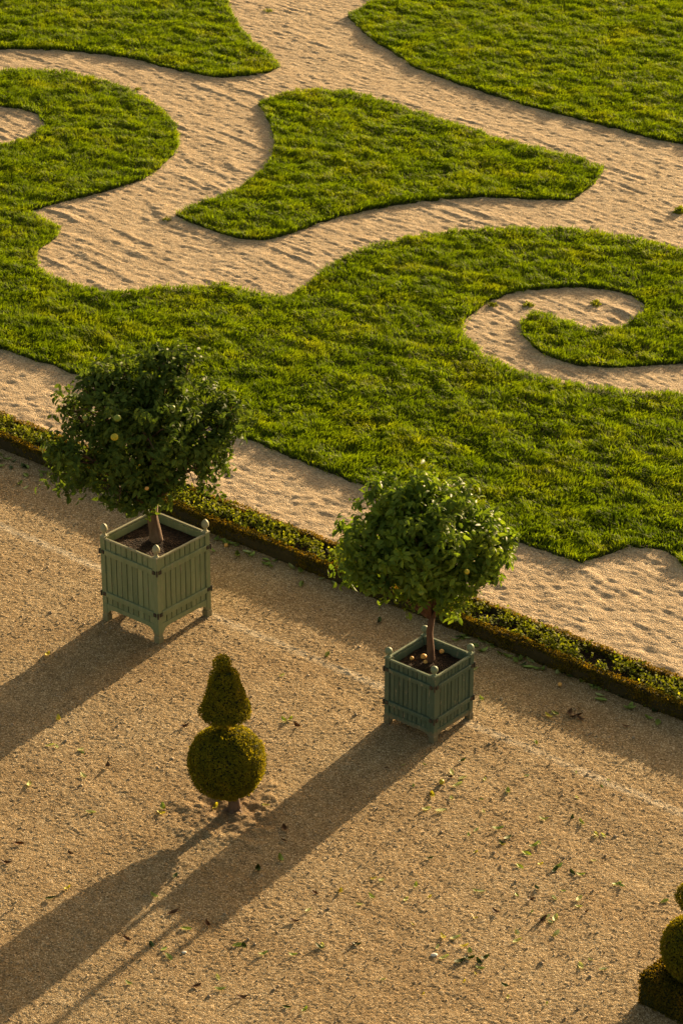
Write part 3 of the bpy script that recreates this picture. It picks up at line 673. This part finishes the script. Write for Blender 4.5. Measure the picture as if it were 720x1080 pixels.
for px, py, k in [(476, 815, p_), (488, 820, p_), (482, 828, p_), (456, 839, y_), (476, 842, p_), (465, 855, p_), (449, 853, p_), (535, 834, g_), (565, 783, g_), (487, 802, d_), (502, 875, p_), (525, 874, g_), (528, 889, d_), (535, 884, d_), (453, 905, d_),
                  (573, 863, g_), (568, 889, p_), (563, 892, g_), (555, 900, g_), (548, 914, g_), (588, 914, g_), (585, 917, d_), (603, 862, d_), (613, 867, g_), (628, 880, p_), (636, 881, p_), (650, 932, g_), (655, 934, g_), (610, 948, p_), (700, 950, g_),
                  (438, 934, g_), (508, 940, p_), (523, 962, b_), (559, 949, b_), (566, 937, d_), (545, 984, p_), (545, 992, p_), (586, 985, p_), (467, 988, y_), (480, 989, p_), (468, 1010, p_), (484, 1014, d_), (489, 998, y_), (495, 1004, g_), (494, 1011, d_), (506, 1021, g_), (505, 1015, d_), (511, 1010, d_), (533, 1040, d_), (612, 1018, p_), (636, 1022, p_), (603, 920, d_), (612, 922, g_), (575, 967, p_), (580, 972, p_), (571, 970, b_), (585, 968, p_)]: fall(px, py, k, *Z1)
Z2 = ('on gravel at the bottom, below the topiary', 'at the bottom of the path')
for px, py, k in [(54, 948, d_), (71, 937, y_), (163, 945, g_), (185, 924, d_), (272, 917, d_), (296, 906, g_), (196, 979, g_), (173, 1001, g_), (178, 1009, g_), (251, 996, g_), (258, 998, d_), (277, 1006, g_), (309, 1007, g_), (332, 941, b_), (325, 960, p_), (359, 940, y_), (392, 946, g_), (373, 995, b_), (337, 999, d_), (340, 997, p_), (233, 1043, g_), (321, 1065, g_), (303, 1062, d_), (136, 1037, g_), (75, 900, b_), (7, 910, b_), (219, 975, b_), (183, 962, b_), (134, 991, b_), (207, 1040, b_), (255, 1052, b_), (311, 972, b_), (376, 996, d_), (230, 1030, p_), (160, 997, d_)]: fall(px, py, k, *Z2)
Z3 = ('on gravel left of or round the cone topiary', 'left of and round the cone topiary')
for px, py, k in [(50, 690, y_), (62, 758, y_), (60, 787, p_), (53, 786, p_), (87, 793, g_), (85, 790, p_), (31, 827, p_), (96, 856, p_), (172, 852, g_), (171, 858, y_), (297, 712, p_), (300, 760, g_), (306, 759, g_), (314, 766, b_), (280, 850, p_), (227, 851, y_), (195, 766, b_), (114, 808, b_), (88, 818, p_), (20, 890, b_), (300, 875, b_), (345, 690, g_)]: fall(px, py, k, *Z3)
Z4 = ('along the shaded foot of the hedge', 'along the hedge foot')
for i in range(84):
    a = random.choice([(0, 60, 471, 493), (205, 350, 550, 607), (470, 560, 655, 690), (540, 700, 683, 748), (600, 700, 707, 748)]); t = random.random(); px = a[0]+(a[1]-a[0])*t; py = 478+.386*px+random.expovariate(1/4.5)+1
    fall(px, py, random.choice([g_, g_, p_, g_, d_]), *Z4, 1.15)
Z5 = ('between the hedge and the chalky line', 'between hedge and chalky line')
for px, py, k in [(28, 514, p_), (360, 612, p_), (352, 615, p_), (400, 655, d_), (508, 737, g_), (585, 752, g_), (578, 755, y_), (603, 756, b_), (609, 754, b_), (612, 758, b_), (600, 752, b_), (251, 574, p_), (480, 690, g_), (500, 705, p_), (660, 766, b_), (246, 568, g_), (262, 584, g_)]: fall(px, py, k, *Z5)
for i in range(46):
    px = min(715, max(300, random.gauss(540, 95))); py = random.uniform(790, 1060)
    if px > 660 and py > 920: continue
    fall(px, py, random.choice([p_, p_, g_, g_, y_, p_, b_]), *Z1, .62)
# loose larger grit on the path, too many to count
n = 9000; A = RNG.uniform((-34, 12), (-8, 28), (n*2, 2)); cx, cf = camxy(A[:, 0], A[:, 1]); A = A[(np.abs(cx) < 1.5+cf*.13) & (cf > 22)][:n]
z = gravel_z(A[:, 0], A[:, 1]); r = RNG.uniform(.006, .016, len(A))*(1+(RNG.random(len(A)) < .03)*1.0)
octv = np.array([[1, 0, 0], [-1, 0, 0], [0, 1, 0], [0, -1, 0], [0, 0, .7], [0, 0, -.7]])
V = (octv[None]*r[:, None, None]*RNG.uniform(.7, 1.3, (len(A), 6, 1)))+np.stack([A[:, 0], A[:, 1], z+r*.3], 1)[:, None]
tri = np.array([[0, 2, 4], [2, 1, 4], [1, 3, 4], [3, 0, 4], [2, 0, 5], [1, 2, 5], [3, 1, 5], [0, 3, 5]])
T = (tri[None]+(np.arange(len(A))*6)[:, None, None]).reshape(-1, 3)
tag(npmesh('loose_grit', V.reshape(-1, 3), T, M['peb']), 'coarse loose grit and small stones strewn over the gravel path', 'grit', kind='stuff')
